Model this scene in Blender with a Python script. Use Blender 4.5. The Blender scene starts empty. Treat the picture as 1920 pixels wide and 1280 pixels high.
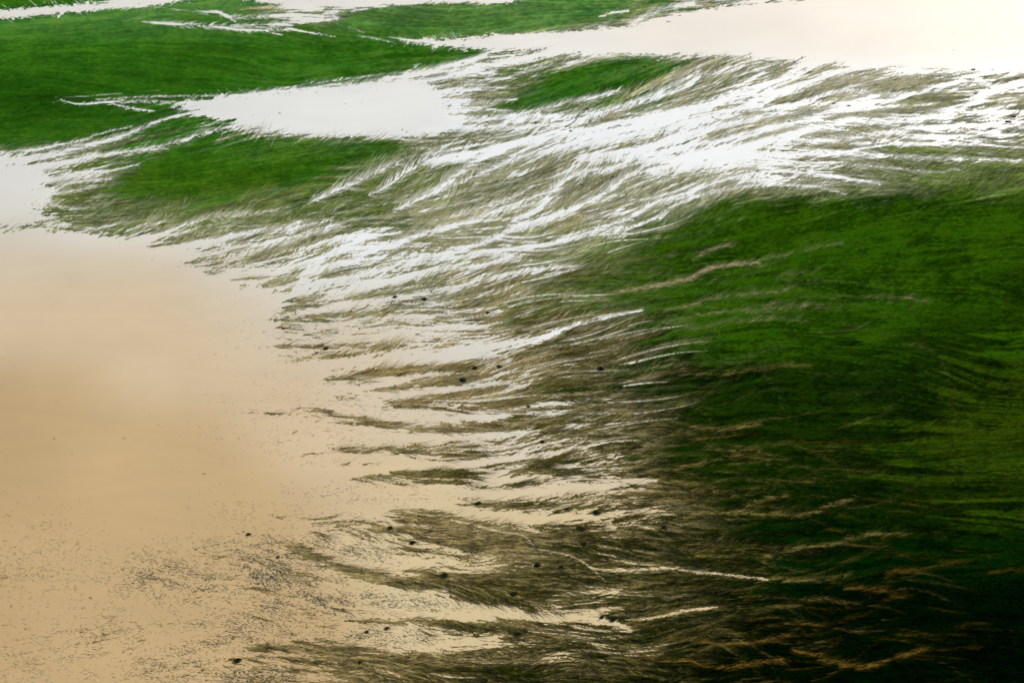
import bpy, math, random
import numpy as np
R = math.radians
rng = np.random.default_rng(7)
random.seed(7)

# ------------------------------------------------------------------ camera
H, PITCH, HFOV = 220.0, 30.0, 50.0
FPX = 960.0 / math.tan(R(HFOV / 2))                 # focal length in photo pixels
scene = bpy.context.scene
cam_data = bpy.data.cameras.new('camera')
cam_data.angle = R(HFOV); cam_data.clip_start = 1.0; cam_data.clip_end = 200000.0
cam = bpy.data.objects.new('camera', cam_data)
cam.location = (0, 0, H); cam.rotation_euler = (R(90 - PITCH), 0, 0)
scene.collection.objects.link(cam); scene.camera = cam

# ------------------------------------------------------------------ light
SUN_EL, SUN_AZ = 32.0, 42.0                          # azimuth right of the view direction
world = bpy.data.worlds.new('World'); scene.world = world; world.use_nodes = True
wn = world.node_tree.nodes; wl = world.node_tree.links
bg = wn['Background']; sky = wn.new('ShaderNodeTexSky')
sky.sky_type = 'NISHITA'; sky.sun_disc = False
sky.sun_elevation = R(SUN_EL); sky.sun_rotation = R(SUN_AZ)
sky.air_density = 1.0; sky.dust_density = 2.5; sky.ozone_density = 1.0
wl.new(sky.outputs['Color'], bg.inputs['Color']); bg.inputs['Strength'].default_value = 0.13
sun_data = bpy.data.lights.new('sun', 'SUN'); sun_data.energy = 4.0; sun_data.angle = R(0.5)
sun_data.color = (1.0, 0.95, 0.86)
sun = bpy.data.objects.new('sun', sun_data)
sun.rotation_euler = (R(90 - SUN_EL), 0, R(180 - SUN_AZ)); sun.location = (0, 0, 400)
scene.collection.objects.link(sun)
vs = scene.view_settings
vs.view_transform = 'Standard'; vs.look = 'None'; vs.exposure = 0.22; vs.gamma = 1.0

K = 1.25                                             # display value of a white matt ground under this light

def ground(u, v):
    """where the sight line through photo point (u, v) meets the ground"""
    u = np.asarray(u, float); v = np.asarray(v, float)
    a = u - 960.0; b = -(v - 640.0)
    cp, sp = math.cos(R(PITCH)), math.sin(R(PITCH))
    dy = cp * FPX + sp * b
    dz = -sp * FPX + cp * b
    t = H / (-dz)
    return a * t, dy * t

def pxscale(v):                                      # metres per photo pixel across, at row v
    cp, sp = math.cos(R(PITCH)), math.sin(R(PITCH))
    return H / (sp * FPX + cp * (np.asarray(v, float) - 640.0))

def lin(c):
    c = np.asarray(c, float) / 255.0
    return np.where(c <= 0.04045, c / 12.92, ((c + 0.055) / 1.055) ** 2.4)

# ------------------------------------------------------------------ field helpers
STEP = 1.25
U0, U1, V0, V1 = -330.0, 2330.0, -75.0, 1440.0
us = np.arange(U0, U1, STEP); vsx = np.arange(V0, V1, STEP)
NU, NV = len(us), len(vsx)
UU, VV = np.meshgrid(us, vsx)
UU = UU.astype(np.float32); VV = VV.astype(np.float32)

def gauss(a, sx, sy=None):
    sy = sx if sy is None else sy
    p = int(3 * max(sx, sy)) + 2
    b = np.pad(a, p, mode='reflect').astype(np.float32)
    fy = np.fft.fftfreq(b.shape[0])[:, None]; fx = np.fft.rfftfreq(b.shape[1])[None, :]
    k = np.exp(-2 * (math.pi ** 2) * ((fx * sx) ** 2 + (fy * sy) ** 2))
    r = np.fft.irfft2(np.fft.rfft2(b) * k, s=b.shape)
    return r[p:-p, p:-p].astype(np.float32)

def norm(a):
    a = a - a.mean(); return (a / a.std()).astype(np.float32)

def blob(s, sy=None):
    return norm(gauss(rng.standard_normal((NV, NU)), s, sy))

def sample(a, u, v):
    x = np.clip((u - U0) / STEP, 0, NU - 1.001); y = np.clip((v - V0) / STEP, 0, NV - 1.001)
    xi = x.astype(np.int32); yi = y.astype(np.int32)
    fx = (x - xi).astype(np.float32); fy = (y - yi).astype(np.float32)
    if a.ndim == 3: fx = fx[..., None]; fy = fy[..., None]
    return (a[yi, xi] * (1 - fx) + a[yi, xi + 1] * fx) * (1 - fy) + (a[yi + 1, xi] * (1 - fx) + a[yi + 1, xi + 1] * fx) * fy

def coarse(grid, dx=80.0, dy=80.0):
    """smooth interpolation of a table given every 80 px"""
    g = np.asarray(grid, np.float32)
    if g.ndim == 2: g = g[..., None]
    x = np.clip(UU / dx, 0, g.shape[1] - 1.001); y = np.clip(VV / dy, 0, g.shape[0] - 1.001)
    xi = x.astype(int); yi = y.astype(int)
    fx = x - xi; fy = y - yi
    fx = (fx * fx * (3 - 2 * fx))[..., None]; fy = (fy * fy * (3 - 2 * fy))[..., None]
    r = (g[yi, xi] * (1 - fx) + g[yi, xi + 1] * fx) * (1 - fy) + (g[yi + 1, xi] * (1 - fx) + g[yi + 1, xi + 1] * fx) * fy
    return np.squeeze(r)

def smooth_path(pts, step=9.0):
    P = np.asarray(pts, float)
    if len(P) > 2:
        Q = np.vstack([2 * P[0] - P[1], P, 2 * P[-1] - P[-2]]); out = []
        for i in range(1, len(Q) - 2):
            n = max(1, int(np.hypot(*(Q[i + 1] - Q[i])) / step))
            for t in np.arange(n) / n:
                out.append(0.5 * ((2 * Q[i]) + (Q[i + 1] - Q[i - 1]) * t + (2 * Q[i - 1] - 5 * Q[i] + 4 * Q[i + 1] - Q[i + 2]) * t * t
                                  + (-Q[i - 1] + 3 * Q[i] - 3 * Q[i + 1] + Q[i + 2]) * t ** 3))
        out.append(P[-1]); return np.array(out)
    n = max(1, int(np.hypot(*(P[1] - P[0])) / step))
    return P[0] + (P[1] - P[0]) * (np.arange(n + 1) / n)[:, None]

def seg(field, a, b, wa, wb, val, soft):
    """a soft tapered line of value val, drawn with max (val>0) or as a minimum (val<0)"""
    w = max(wa, wb) + soft * 2
    i0 = max(0, int((min(a[0], b[0]) - w - U0) / STEP)); i1 = min(NU, int((max(a[0], b[0]) + w - U0) / STEP) + 2)
    j0 = max(0, int((min(a[1], b[1]) - w - V0) / STEP)); j1 = min(NV, int((max(a[1], b[1]) + w - V0) / STEP) + 2)
    if i1 <= i0 or j1 <= j0: return
    x = UU[j0:j1, i0:i1] - a[0]; y = VV[j0:j1, i0:i1] - a[1]
    dx, dy = b[0] - a[0], b[1] - a[1]; L2 = dx * dx + dy * dy + 1e-6
    t = np.clip((x * dx + y * dy) / L2, 0, 1)
    d = np.hypot(x - t * dx, y - t * dy)
    m = np.clip((wa + (wb - wa) * t + soft - d) / (2 * soft), 0, 1) * val
    s = field[j0:j1, i0:i1]
    np.maximum(s, m, out=s)

def path(field, pts, w0, w1, val=1.0, soft=2.0, wig=2.0):
    P = smooth_path(pts)
    n = len(P)
    if wig:
        k = np.cumsum(rng.standard_normal((n, 2)), 0) * 0.5 + rng.standard_normal((n, 2)) * 0.4
        k -= np.linspace(0, 1, n)[:, None] * k[-1]
        P = P + np.clip(k, -3, 3) * (wig / 2) * np.array([1, 0.7])
    for i in range(n - 1):
        t0, t1 = i / (n - 1), (i + 1) / (n - 1)
        j = 1 + 0.25 * rng.standard_normal() if wig else 1.0
        seg(field, P[i], P[i + 1], (w0 + (w1 - w0) * t0) * j / 2, (w0 + (w1 - w0) * t1) * j / 2, val, soft)
    return P

def poly(pts):
    P = smooth_path(list(pts) + [pts[0]], 25.0)
    x0, y0 = P.min(0); x1, y1 = P.max(0)
    i0 = max(0, int((x0 - U0) / STEP)); i1 = min(NU, int((x1 - U0) / STEP) + 2)
    j0 = max(0, int((y0 - V0) / STEP)); j1 = min(NV, int((y1 - V0) / STEP) + 2)
    m = np.zeros((NV, NU), np.float32)
    X = UU[j0:j1, i0:i1]; Y = VV[j0:j1, i0:i1]; ins = np.zeros(X.shape, bool)
    for (ax, ay), (bx, by) in zip(P[:-1], P[1:]):
        if ay == by: continue
        c = ((ay > Y) != (by > Y)) & (X < (bx - ax) * (Y - ay) / (by - ay) + ax)
        ins ^= c
    m[j0:j1, i0:i1] = ins
    return m

# ------------------------------------------------------------------ flow of the marsh (which way everything is combed)
GUIDES = [
    [(-300, 40), (0, 28), (300, 3)], [(0, 120), (300, 112), (600, 120), (850, 90)], [(0, 160), (400, 150), (700, 135), (830, 110)],
    [(0, 235), (200, 225), (330, 200)], [(0, 290), (200, 265), (340, 218), (430, 215)], [(-300, 360), (0, 330), (160, 300), (300, 275), (480, 235)],
    [(0, 370), (170, 350), (260, 330), (500, 330), (700, 300)], [(0, 410), (200, 405), (400, 390), (600, 350), (760, 300)],
    [(110, 187), (400, 190), (640, 215), (900, 225)], [(640, 180), (830, 130), (940, 100)], [(640, 190), (860, 140), (1150, 100), (1400, 104)],
    [(270, 45), (620, 40)], [(640, 55), (900, 40), (1180, 20)], [(740, 78), (1100, 75), (1920, 60), (2200, 50)],
    [(900, 215), (1100, 185), (1280, 130), (1400, 110)], [(900, 240), (1100, 225), (1280, 165), (1350, 120)],
    [(180, 440), (400, 400), (640, 360), (830, 300), (1040, 270), (1250, 215), (1530, 120)],
    [(300, 470), (600, 420), (800, 370), (1000, 300), (1300, 240), (1560, 170), (1800, 130)],
    [(700, 450), (980, 410), (1140, 320), (1300, 290), (1600, 200), (1920, 150)],
    [(560, 520), (880, 475), (1110, 430), (1220, 380), (1380, 330), (1560, 320), (1700, 345)],
    [(1300, 290), (1560, 288), (1920, 300)], [(1500, 235), (1750, 220), (1920, 190)], [(1600, 168), (1800, 165), (1920, 180)],
    [(400, 520), (640, 505), (960, 465), (1180, 435)], [(530, 582), (860, 540), (1080, 500), (1300, 440), (1600, 400), (1920, 380)],
    [(560, 620), (920, 600), (1160, 545), (1420, 490), (1800, 450), (2200, 460)],
    [(490, 655), (880, 655), (1060, 615), (1200, 583), (1480, 540), (1740, 565), (2200, 600)],
    [(600, 720), (860, 700), (1160, 635), (1500, 600), (1900, 640)], [(600, 740), (900, 735), (1200, 690), (1520, 684), (1900, 720)],
    [(370, 772), (660, 780), (900, 800), (1100, 780), (1500, 790), (1920, 800)], [(550, 855), (900, 855), (1100, 822), (1420, 850), (1900, 870)],
    [(610, 905), (900, 920), (1228, 900), (1500, 900), (1920, 930)],
    [(640, 960), (900, 965), (1120, 975), (1440, 955), (1600, 935), (1920, 960)],
    [(480, 985), (640, 1045), (900, 1075), (1113, 1060), (1440, 1085), (1920, 1070)], [(240, 1060), (480, 1090), (760, 1130), (1140, 1163), (1340, 1138), (1920, 1150)],
    [(400, 1130), (640, 1150), (900, 1195), (1280, 1200), (1600, 1190)], [(480, 1210), (760, 1240), (1100, 1250), (1480, 1230), (1740, 1218), (2100, 1250)],
    [(0, 600), (300, 610)], [(0, 900), (300, 910)], [(0, 1100), (200, 1090)], [(0, 1250), (300, 1200), (420, 1190)], [(1300, 1250), (1920, 1300)],
    [(0, 1420), (900, 1430), (2200, 1440)], [(-300, 700), (-100, 700)], [(-300, 1200), (-100, 1180)],
]
gu, gv, gx, gy = [], [], [], []
for g in GUIDES:
    P = smooth_path(g, 28.0)
    d = np.diff(P, axis=0); d /= np.hypot(d[:, 0], d[:, 1])[:, None] + 1e-9
    m = (P[1:] + P[:-1]) / 2
    gu += list(m[:, 0]); gv += list(m[:, 1]); gx += list(d[:, 0]); gy += list(d[:, 1])
gu, gv, gx, gy = map(np.array, (gu, gv, gx, gy))
cs = 20
cu = us[::cs]; cv = vsx[::cs]
CU, CV = np.meshgrid(cu, cv)
w = 1.0 / (((CU[..., None] - gu) / 2.2) ** 2 + (CV[..., None] - gv) ** 2 + 60.0) ** 1.5
TX = (w * gx).sum(-1) / w.sum(-1); TY = (w * gy).sum(-1) / w.sum(-1)
def upsample(c):
    x = (np.arange(NU) / cs).clip(0, c.shape[1] - 1.001); y = (np.arange(NV) / cs).clip(0, c.shape[0] - 1.001)
    xi = x.astype(int); yi = y.astype(int); fx = (x - xi)[None]; fy = (y - yi)[:, None]
    a = c[yi][:, xi]; b = c[yi][:, xi + 1]; d = c[yi + 1][:, xi]; e = c[yi + 1][:, xi + 1]
    return ((a * (1 - fx) + b * fx) * (1 - fy) + (d * (1 - fx) + e * fx) * fy).astype(np.float32)
FX, FY = upsample(TX), upsample(TY)
ang = np.arctan2(FY, FX) + 0.10 * blob(30, 18)
FX, FY = np.cos(ang), np.sin(ang)
# barbs lean up from the flow in the upper fan, both ways further down
lean = np.interp(VV, [0, 240, 420, 600, 800, 1280], [-0.22, -0.32, -0.38, -0.28, -0.12, 0.05]).astype(np.float32) + 0.18 * blob(14, 8)
lean *= np.clip((VV + UU * 0.0 - 100) / 120, 0.2, 1)
HX, HY = np.cos(ang + lean), np.sin(ang + lean)

def comb(src, fx, fy, length, n):
    """smear noise along the flow"""
    acc = src.copy(); h = length / STEP / (2 * n)
    fi = (fx * h).astype(np.float32); fj = (fy * h).astype(np.float32)
    base_i, base_j = np.meshgrid(np.arange(NU, dtype=np.float32), np.arange(NV, dtype=np.float32))
    for sgn in (1, -1):
        x = base_i.copy(); y = base_j.copy()
        for k in range(n):
            xi = np.clip(x, 0, NU - 1).astype(np.int32); yi = np.clip(y, 0, NV - 1).astype(np.int32)
            x += sgn * fi[yi, xi]; y += sgn * fj[yi, xi]
            xi = np.clip(x + 0.5, 0, NU - 1).astype(np.int32); yi = np.clip(y + 0.5, 0, NV - 1).astype(np.int32)
            acc += src[yi, xi] * (1 - 0.5 * k / n)
    return norm(acc)

S1 = comb(norm(gauss(rng.standard_normal((NV, NU)), 0.62, 0.5)), HX, HY, 24, 11)       # fine hairs
S1b = comb(norm(gauss(rng.standard_normal((NV, NU)), 0.75, 0.55)), FX, FY, 60, 20)      # fine hairs along the flow
S2 = comb(blob(2.0, 1.1), FX, FY, 120, 20)
S3 = comb(blob(6.0, 2.6), FX, FY, 240, 24)
B1, B2, B3 = blob(2.2, 1.3), blob(9, 5), blob(40, 22)
B0, B0h = comb(blob(1.1, .75), FX, FY, 6, 3), comb(blob(1.6, 1.0), FX, FY, 6, 3)

# ------------------------------------------------------------------ where water stands (tables every 80 px, then shapes)
WET = """
0001101455442000235555555
0000000000023445555555555
0000002334443210234532234
0012134555554555654333454
7631000011223334555432211
7421111222223334310000000
9999975655433210000000000
9999999776542100000000000
9999999776653210000000000
9999999987654210000000000
9999999877654331000000000
9999999987655431000000000
9999999988665443210000000
9999888776542111000000000
9999998888765421110000000
9999998767764321110000000
9999987632222210000000000
""".split()
wm = coarse([[int(c) for c in r] for r in WET])
wm = wm + .85 * np.exp(-((UU - 1170) / 110) ** 2) * np.clip((VV - 500) / 80, 0, 1) * np.clip((1260 - VV) / 60, 0, 1)
# keep open land and open water clear of stray flecks
wet_macro = np.interp(wm, [0, 1, 2, 5, 8, 9], [-0.60, -0.24, 0.0, 0.29, 0.70, 1.5]).astype(np.float32)

LAKES = [
    # the big silty lake on the left
    [(-400, 432), (0, 432), (100, 434), (190, 444), (280, 474), (330, 492), (400, 522), (450, 548), (490, 575), (500, 600), (480, 630), (540, 690), (600, 720), (560, 745), (430, 765),
     (420, 790), (560, 800), (470, 840), (560, 880), (620, 930), (520, 948), (470, 960), (440, 990), (380, 1020), (280, 1025), (200, 1000), (100, 985), (0, 990), (-400, 1000)],
    # white lake, top right
    [(750, 77), (860, 76), (1000, 66), (1100, 60), (1190, 52), (1230, 36), (1320, 20), (1420, 10), (1520, 0), (1600, -90), (2400, -90), (2400, 126), (1920, 127), (1700, 122),
     (1540, 117), (1480, 112), (1400, 104), (1300, 100), (1150, 96), (1060, 93), (940, 89), (840, 84)],
    # white pool, upper left
    [(330, 193), (400, 187), (480, 180), (560, 174), (640, 170), (720, 165), (790, 165), (820, 185), (810, 205), (850, 225), (830, 243), (760, 250), (640, 250), (520, 243), (470, 232), (430, 222), (380, 208)],
    # pool at the left edge
    [(-400, 305), (0, 308), (40, 312), (75, 335), (60, 350), (90, 365), (50, 385), (70, 405), (30, 422), (0, 422), (-400, 425)],
    # stream at the upper left corner
    [(-300, 30), (0, 21), (100, 13), (200, 5), (230, -10), (330, -20), (400, -20), (330, 2), (210, 14), (100, 25), (0, 34), (-300, 45)],
    [(600, 6), (560, 6), (520, 3), (480, -5), (980, -20), (960, 2), (800, 3), (700, 6)],
]
GREENS = [  # open green swards that stay clear of water
    [(-400, 50), (0, 40), (300, 8), (480, 6), (420, 20), (300, 36), (420, 66), (620, 58), (700, 10), (1180, 12), (1120, 44), (900, 68), (740, 70), (860, 90), (935, 96), (850, 116),
     (760, 138), (640, 160), (480, 172), (300, 183), (120, 180), (300, 200), (360, 218), (270, 238), (100, 268), (0, 278), (-400, 300)],
    [(900, 213), (960, 211), (1020, 201), (1100, 181), (1200, 156), (1260, 132), (1280, 113), (1200, 106), (1120, 116), (1060, 138), (970, 175)],
    [(200, 365), (300, 378), (420, 368), (540, 340), (640, 312), (720, 297), (770, 280), (730, 264), (640, 262), (500, 257), (430, 265), (320, 298), (220, 330)],
    [(270, 280), (330, 262), (400, 238), (425, 246), (350, 270)],
    [(1260, 402), (1350, 378), (1480, 362), (1600, 360), (1750, 345), (1920, 318), (2400, 300), (2400, 1500), (1500, 1500), (1300, 1260), (1250, 1000), (1210, 800), (1180, 620), (1130, 500)],
]
lake = np.zeros((NV, NU), np.float32)
for p in LAKES: np.maximum(lake, poly(p), out=lake)
green = np.zeros((NV, NU), np.float32)
for p in GREENS[:-1]: np.maximum(green, poly(p), out=green)
lake_s = gauss(lake, 2.2, 1.4); green_s = np.maximum(gauss(green, 9, 4), gauss(poly([(u + 70 * (v > 560), v) for u, v in GREENS[-1]]), 48, 9))
wet_macro = wet_macro * (1 - green_s) - 0.6 * green_s
wet_base = wet_macro
wet_macro = np.maximum(wet_macro * (1 - lake_s) + 1.7 * lake_s, -1)

# streams: points, start width, end width, strength, (barb length, side)   side -1 = up, 1 = down, 0 = both, None = bare
W = [
 ([(103,183),(150,182),(230,176)],2,2,.8,None), ([(255,172),(300,170)],1.5,1,.7,None), ([(113,187),(150,194),(200,190),(260,190),(340,193)],2,7,1,(6,0)),
 ([(213,195),(250,203),(290,208)],4,1.5,1,(7,1)), ([(222,34),(272,36)],1,1,.7,None), ([(237,10),(300,15),(360,22),(390,28)],1.5,1.5,.9,None),
 ([(370,20),(410,22),(430,35),(442,41)],2,2.5,1,(5,0)), ([(264,41),(310,45),(360,46)],1.5,5,1,None), ([(540,54),(600,65),(628,69)],3,1,1,(4,0)), ([(500,60),(530,66)],2,1,1,None),
 ([(0,288),(70,280),(150,265),(190,250),(245,238)],4,1,.7,(10,-1)), ([(-60,305),(0,300),(80,293),(200,264),(300,228),(345,217),(420,213)],7,6,1,(12,-1)),
 ([(20,322),(150,300),(300,278),(390,250),(440,240),(480,235)],8,9,1,(12,-1)), ([(60,343),(160,330),(262,309)],7,2,.9,(10,-1)), ([(0,340),(90,337),(150,322),(200,312)],7,2,.8,(8,-1)),
 ([(0,360),(90,355),(160,340),(210,335)],9,2,.9,(8,-1)), ([(0,374),(100,364),(178,352)],7,2,.8,(8,-1)), ([(0,390),(80,385),(145,390)],8,2,.9,(8,-1)), ([(0,412),(105,410)],8,2,.9,(8,-1)),
 ([(730,70),(760,75),(850,82)],2,5,1,None), ([(652,52),(668,56),(683,62)],1.5,1.5,.9,(5,0)), ([(670,67),(700,71),(740,80)],2,1.2,.9,(5,0)), ([(768,133),(778,126),(787,119)],3,1.5,.9,(5,-1)),
 ([(600,178),(700,163),(780,145),(830,130),(880,115),(905,104)],16,4,.95,(22,-1)), ([(620,195),(760,167),(860,140),(960,115),(1060,100),(1150,97)],16,9,.95,(16,-1)),
 ([(640,215),(760,200),(830,190),(880,187)],14,3,.9,(12,-1)), ([(800,232),(880,228),(1000,222),(1100,215),(1200,190),(1290,160),(1310,130)],12,6,.85,(18,-1)),
 ([(900,225),(1000,212),(1060,193),(1110,184),(1160,170)],8,3,.85,(20,-1)), ([(1180,195),(1240,172),(1300,140)],8,3,.85,(16,-1)),
 ([(800,310),(880,290),(960,275),(1040,262),(1150,250),(1250,222),(1400,176),(1480,145),(1530,118)],10,18,1.1,(24,-1)),
 ([(960,300),(1080,275),(1200,255),(1350,215),(1450,180),(1560,140),(1620,125)],14,14,1.05,(18,-1)),
 ([(1080,300),(1200,280),(1350,235),(1450,215),(1560,175),(1625,170)],12,5,1,(18,-1)),
 ([(1060,398),(1130,366),(1180,332),(1290,305),(1400,290)],2,12,1,(24,-1)),
 ([(1110,430),(1180,410),(1225,380),(1290,360),(1390,328),(1480,322),(1570,332),(1650,346)],3,4,1,(20,-1)), ([(880,477),(1000,463),(1060,450),(1120,434),(1180,428),(1230,410),(1290,374),(1400,350),(1500,348),(1550,355),(1585,365)],6,2.5,1,(14,-1)),
 ([(1150,300),(1290,277),(1420,247),(1500,226),(1600,198),(1700,180),(1800,152),(1850,135)],12,7,1,(16,-1)),
 ([(1200,305),(1320,290),(1450,262),(1560,232),(1680,228),(1760,218),(1810,200),(1860,172),(1960,148)],14,18,1.1,(20,-1)),
 ([(1270,320),(1400,296),(1560,290),(1700,294),(1850,299),(1960,304)],12,4,1,(10,-1)), ([(1580,287),(1660,273),(1780,270),(1960,279)],4,4,.9,(8,-1)),
 ([(1450,275),(1560,262),(1700,243),(1800,236),(1960,238)],9,6,1,(12,-1)), ([(1560,200),(1650,178),(1760,173)],5,2,.8,(12,-1)), ([(1600,272),(1740,258),(1960,254)],5,4,.9,(8,-1)),
 ([(1560,212),(1640,205),(1700,196)],5,2,.8,(10,-1)), ([(1400,200),(1440,195),(1480,205)],4,2,.7,None),([(1780,205),(1850,212),(1960,206)],4,5,.9,(10,-1)),([(1840,232),(1960,226)],3,4,.9,None),
 ([(1640,128),(1760,134),(1960,133)],4,8,1,(12,1)), ([(1830,150),(1870,165),(1960,172)],12,12,.9,(14,-1)),
 ([(1320,315),(1500,305),(1640,312),(1740,322),(1800,318)],3,1.5,.7,(8,1)),([(1700,330),(1780,345),(1790,357)],1.5,1,.7,None),
 ([(560,590),(640,575),(760,558),(860,538),(960,512),(1020,504),(1085,499)],10,4,.9,(14,-1)),
 ([(600,612),(760,598),(860,585),(900,578)],10,2,.8,(12,-1)), ([(600,635),(700,632),(800,620),(860,605)],9,2,.8,(12,-1)),
 ([(560,690),(700,678),(800,668),(880,655),(1000,640),(1060,615),(1120,600),(1205,582)],22,1.5,1.05,(16,-1)), ([(820,680),(900,668),(935,668),(960,673)],6,1.5,.9,(6,0)),
 ([(600,728),(700,722),(800,700),(850,698)],14,3,.9,(10,-1)), ([(640,755),(760,738),(860,728),(940,718),(980,725)],12,2,.95,(14,-1)),
 ([(560,742),(700,775),(800,783),(950,780)],14,3,.8,(10,0)), ([(560,800),(700,812),(820,822),(960,812),(1000,800)],16,2,.85,(12,0)),
 ([(600,850),(750,868),(900,868),(1000,856),(1050,848),(1100,822)],14,2,.95,(16,-1)), ([(560,885),(700,880),(800,872),(900,880)],14,3,.8,(10,0)),
 ([(600,930),(800,922),(900,928),(1000,924),(1050,918),(1130,910),(1180,903),(1230,900)],22,1.5,1.1,(18,-1)), ([(860,915),(910,903),(935,887)],5,1.5,.8,(8,-1)),
 ([(620,950),(780,950),(900,963),(1000,970),(1080,968),(1120,975),(1145,988)],20,4,1.1,(14,0)), ([(955,968),(980,988),(1012,999)],5,2,.95,(8,1)), ([(860,968),(890,990),(900,1008)],4,1,.8,(6,1)),
 ([(1120,978),(1160,982),(1225,968)],2,1.2,.8,(6,0)), ([(1178,984),(1200,985),(1228,992)],3,2.5,1,None), ([(1050,965),(1105,957)],4,1,.9,(6,-1)),
 ([(1113,1066),(1160,1070),(1240,1065),(1290,1070),(1340,1076),(1440,1086)],4,3,1.2,(12,0)),
 ([(480,1000),(600,1030),(700,1060),(780,1060)],14,2,.55,(8,0)), ([(560,1010),(680,1020),(800,1022),(860,1030)],14,2,.6,(8,0)),
 ([(500,1130),(640,1120),(760,1122),(900,1142),(1000,1155),(1100,1158),(1140,1163),(1185,1182)],22,2.5,1.05,(20,-1)), ([(600,1105),(760,1108),(860,1104)],14,3,.7,(12,-1)),
 ([(1075,1157),(1110,1150),(1130,1140),(1165,1138)],4,1.5,1,(10,-1)), ([(1180,1162),(1240,1155),(1290,1143),(1345,1138)],2,5,1,(8,0)),
 ([(480,1170),(640,1188),(780,1210),(900,1197),(945,1190)],13,2,.85,(14,-1)), ([(640,1195),(760,1225),(850,1222)],7,2,.6,(10,0)),([(600,1160),(700,1190)],8,3,.8,(8,0)),
]
W += [([(575,383),(625,360),(670,340),(715,318),(752,304)],2,7,1,(30,-1)), ([(690,368),(725,350),(755,330),(800,302),(870,284)],2,9,1,(30,-1)),
 ([(735,397),(785,375),(820,355),(862,325),(920,290),(1020,262),(1140,240),(1270,210)],2,14,1.1,(32,-1)), ([(800,372),(870,340),(940,312),(1010,290),(1090,275)],2,7,.9,(24,-1)),
 ([(320,466),(400,452),(470,436),(550,425),(620,414)],8,2,.8,(18,-1)), ([(320,432),(395,411),(460,402),(520,395)],4,1.5,.6,(18,-1)), ([(420,488),(500,465),(570,440),(640,425)],12,2,.9,(18,-1)),
 ([(560,500),(610,483),(670,452),(750,435)],10,2,.9,(18,-1)), ([(560,520),(670,482),(770,447),(895,411),(970,382),(1050,355)],8,4,.95,(20,-1)),
 ([(955,417),(990,402),(1020,380),(1045,350),(1065,330),(1100,324),(1145,318)],2,9,1.1,(30,-1)), ([(560,545),(645,521),(745,495),(845,474),(945,436),(1020,414),(1075,392)],9,4,.95,(20,-1)),
 ([(1020,460),(1120,441),(1185,438)],4,2,.9,(14,-1)), ([(600,565),(720,536),(820,507),(900,499),(960,480)],9,2,.85,(16,-1)), ([(840,410),(900,392),(960,372),(1000,350)],2,3,.7,(18,-1)),
 ([(266,41),(320,46),(400,50),(500,48),(560,41),(625,33)],2,13,1.1,(12,0)), ([(365,20),(410,24),(430,31),(520,31),(600,31),(632,35)],2,9,1.05,(10,0)), ([(400,50),(470,57),(540,56)],3,5,1,(9,1)),
 ([(480,2),(560,8),(600,18)],3,3,.9,(8,-1)), ([(600,34),(640,17),(730,3)],7,9,.9,(18,-1)), ([(660,22),(720,12),(790,4)],3,5,.8,(14,-1)), ([(1122,32),(1150,24),(1178,21)],3,4,.9,(12,-1)), ([(1180,48),(1230,24),(1300,6)],8,12,1,(14,-1)),
 ([(560,175),(670,160),(740,145),(820,129),(900,106),(940,92)],9,5,1,(22,-1)), ([(780,178),(870,170),(950,163)],10,3,.9,(14,-1)), ([(780,195),(900,194),(970,186)],10,3,.9,(12,-1)), ([(790,210),(900,206),(960,209)],9,2,.9,(10,-1)),
 ([(800,226),(930,220),(1010,214)],10,3,.9,(12,-1)), ([(800,238),(900,241),(1020,236),(1120,224)],9,4,.9,(14,0)), ([(760,158),(860,146),(930,133)],8,2,.9,(14,-1)),
 ([(400,186),(480,176),(560,167),(640,158)],3,4,.9,(14,-1)), ([(520,168),(640,150),(720,140)],2,3,.7,(12,-1)), ([(180,187),(300,182),(420,181)],1.5,2,.8,(6,-1))]
streams = np.zeros((NV, NU), np.float32)
barbs = np.zeros((NV, NU), np.float32)
fine = np.zeros((NV, NU), np.float32)
veil = np.zeros((NV, NU), np.float32)
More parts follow.
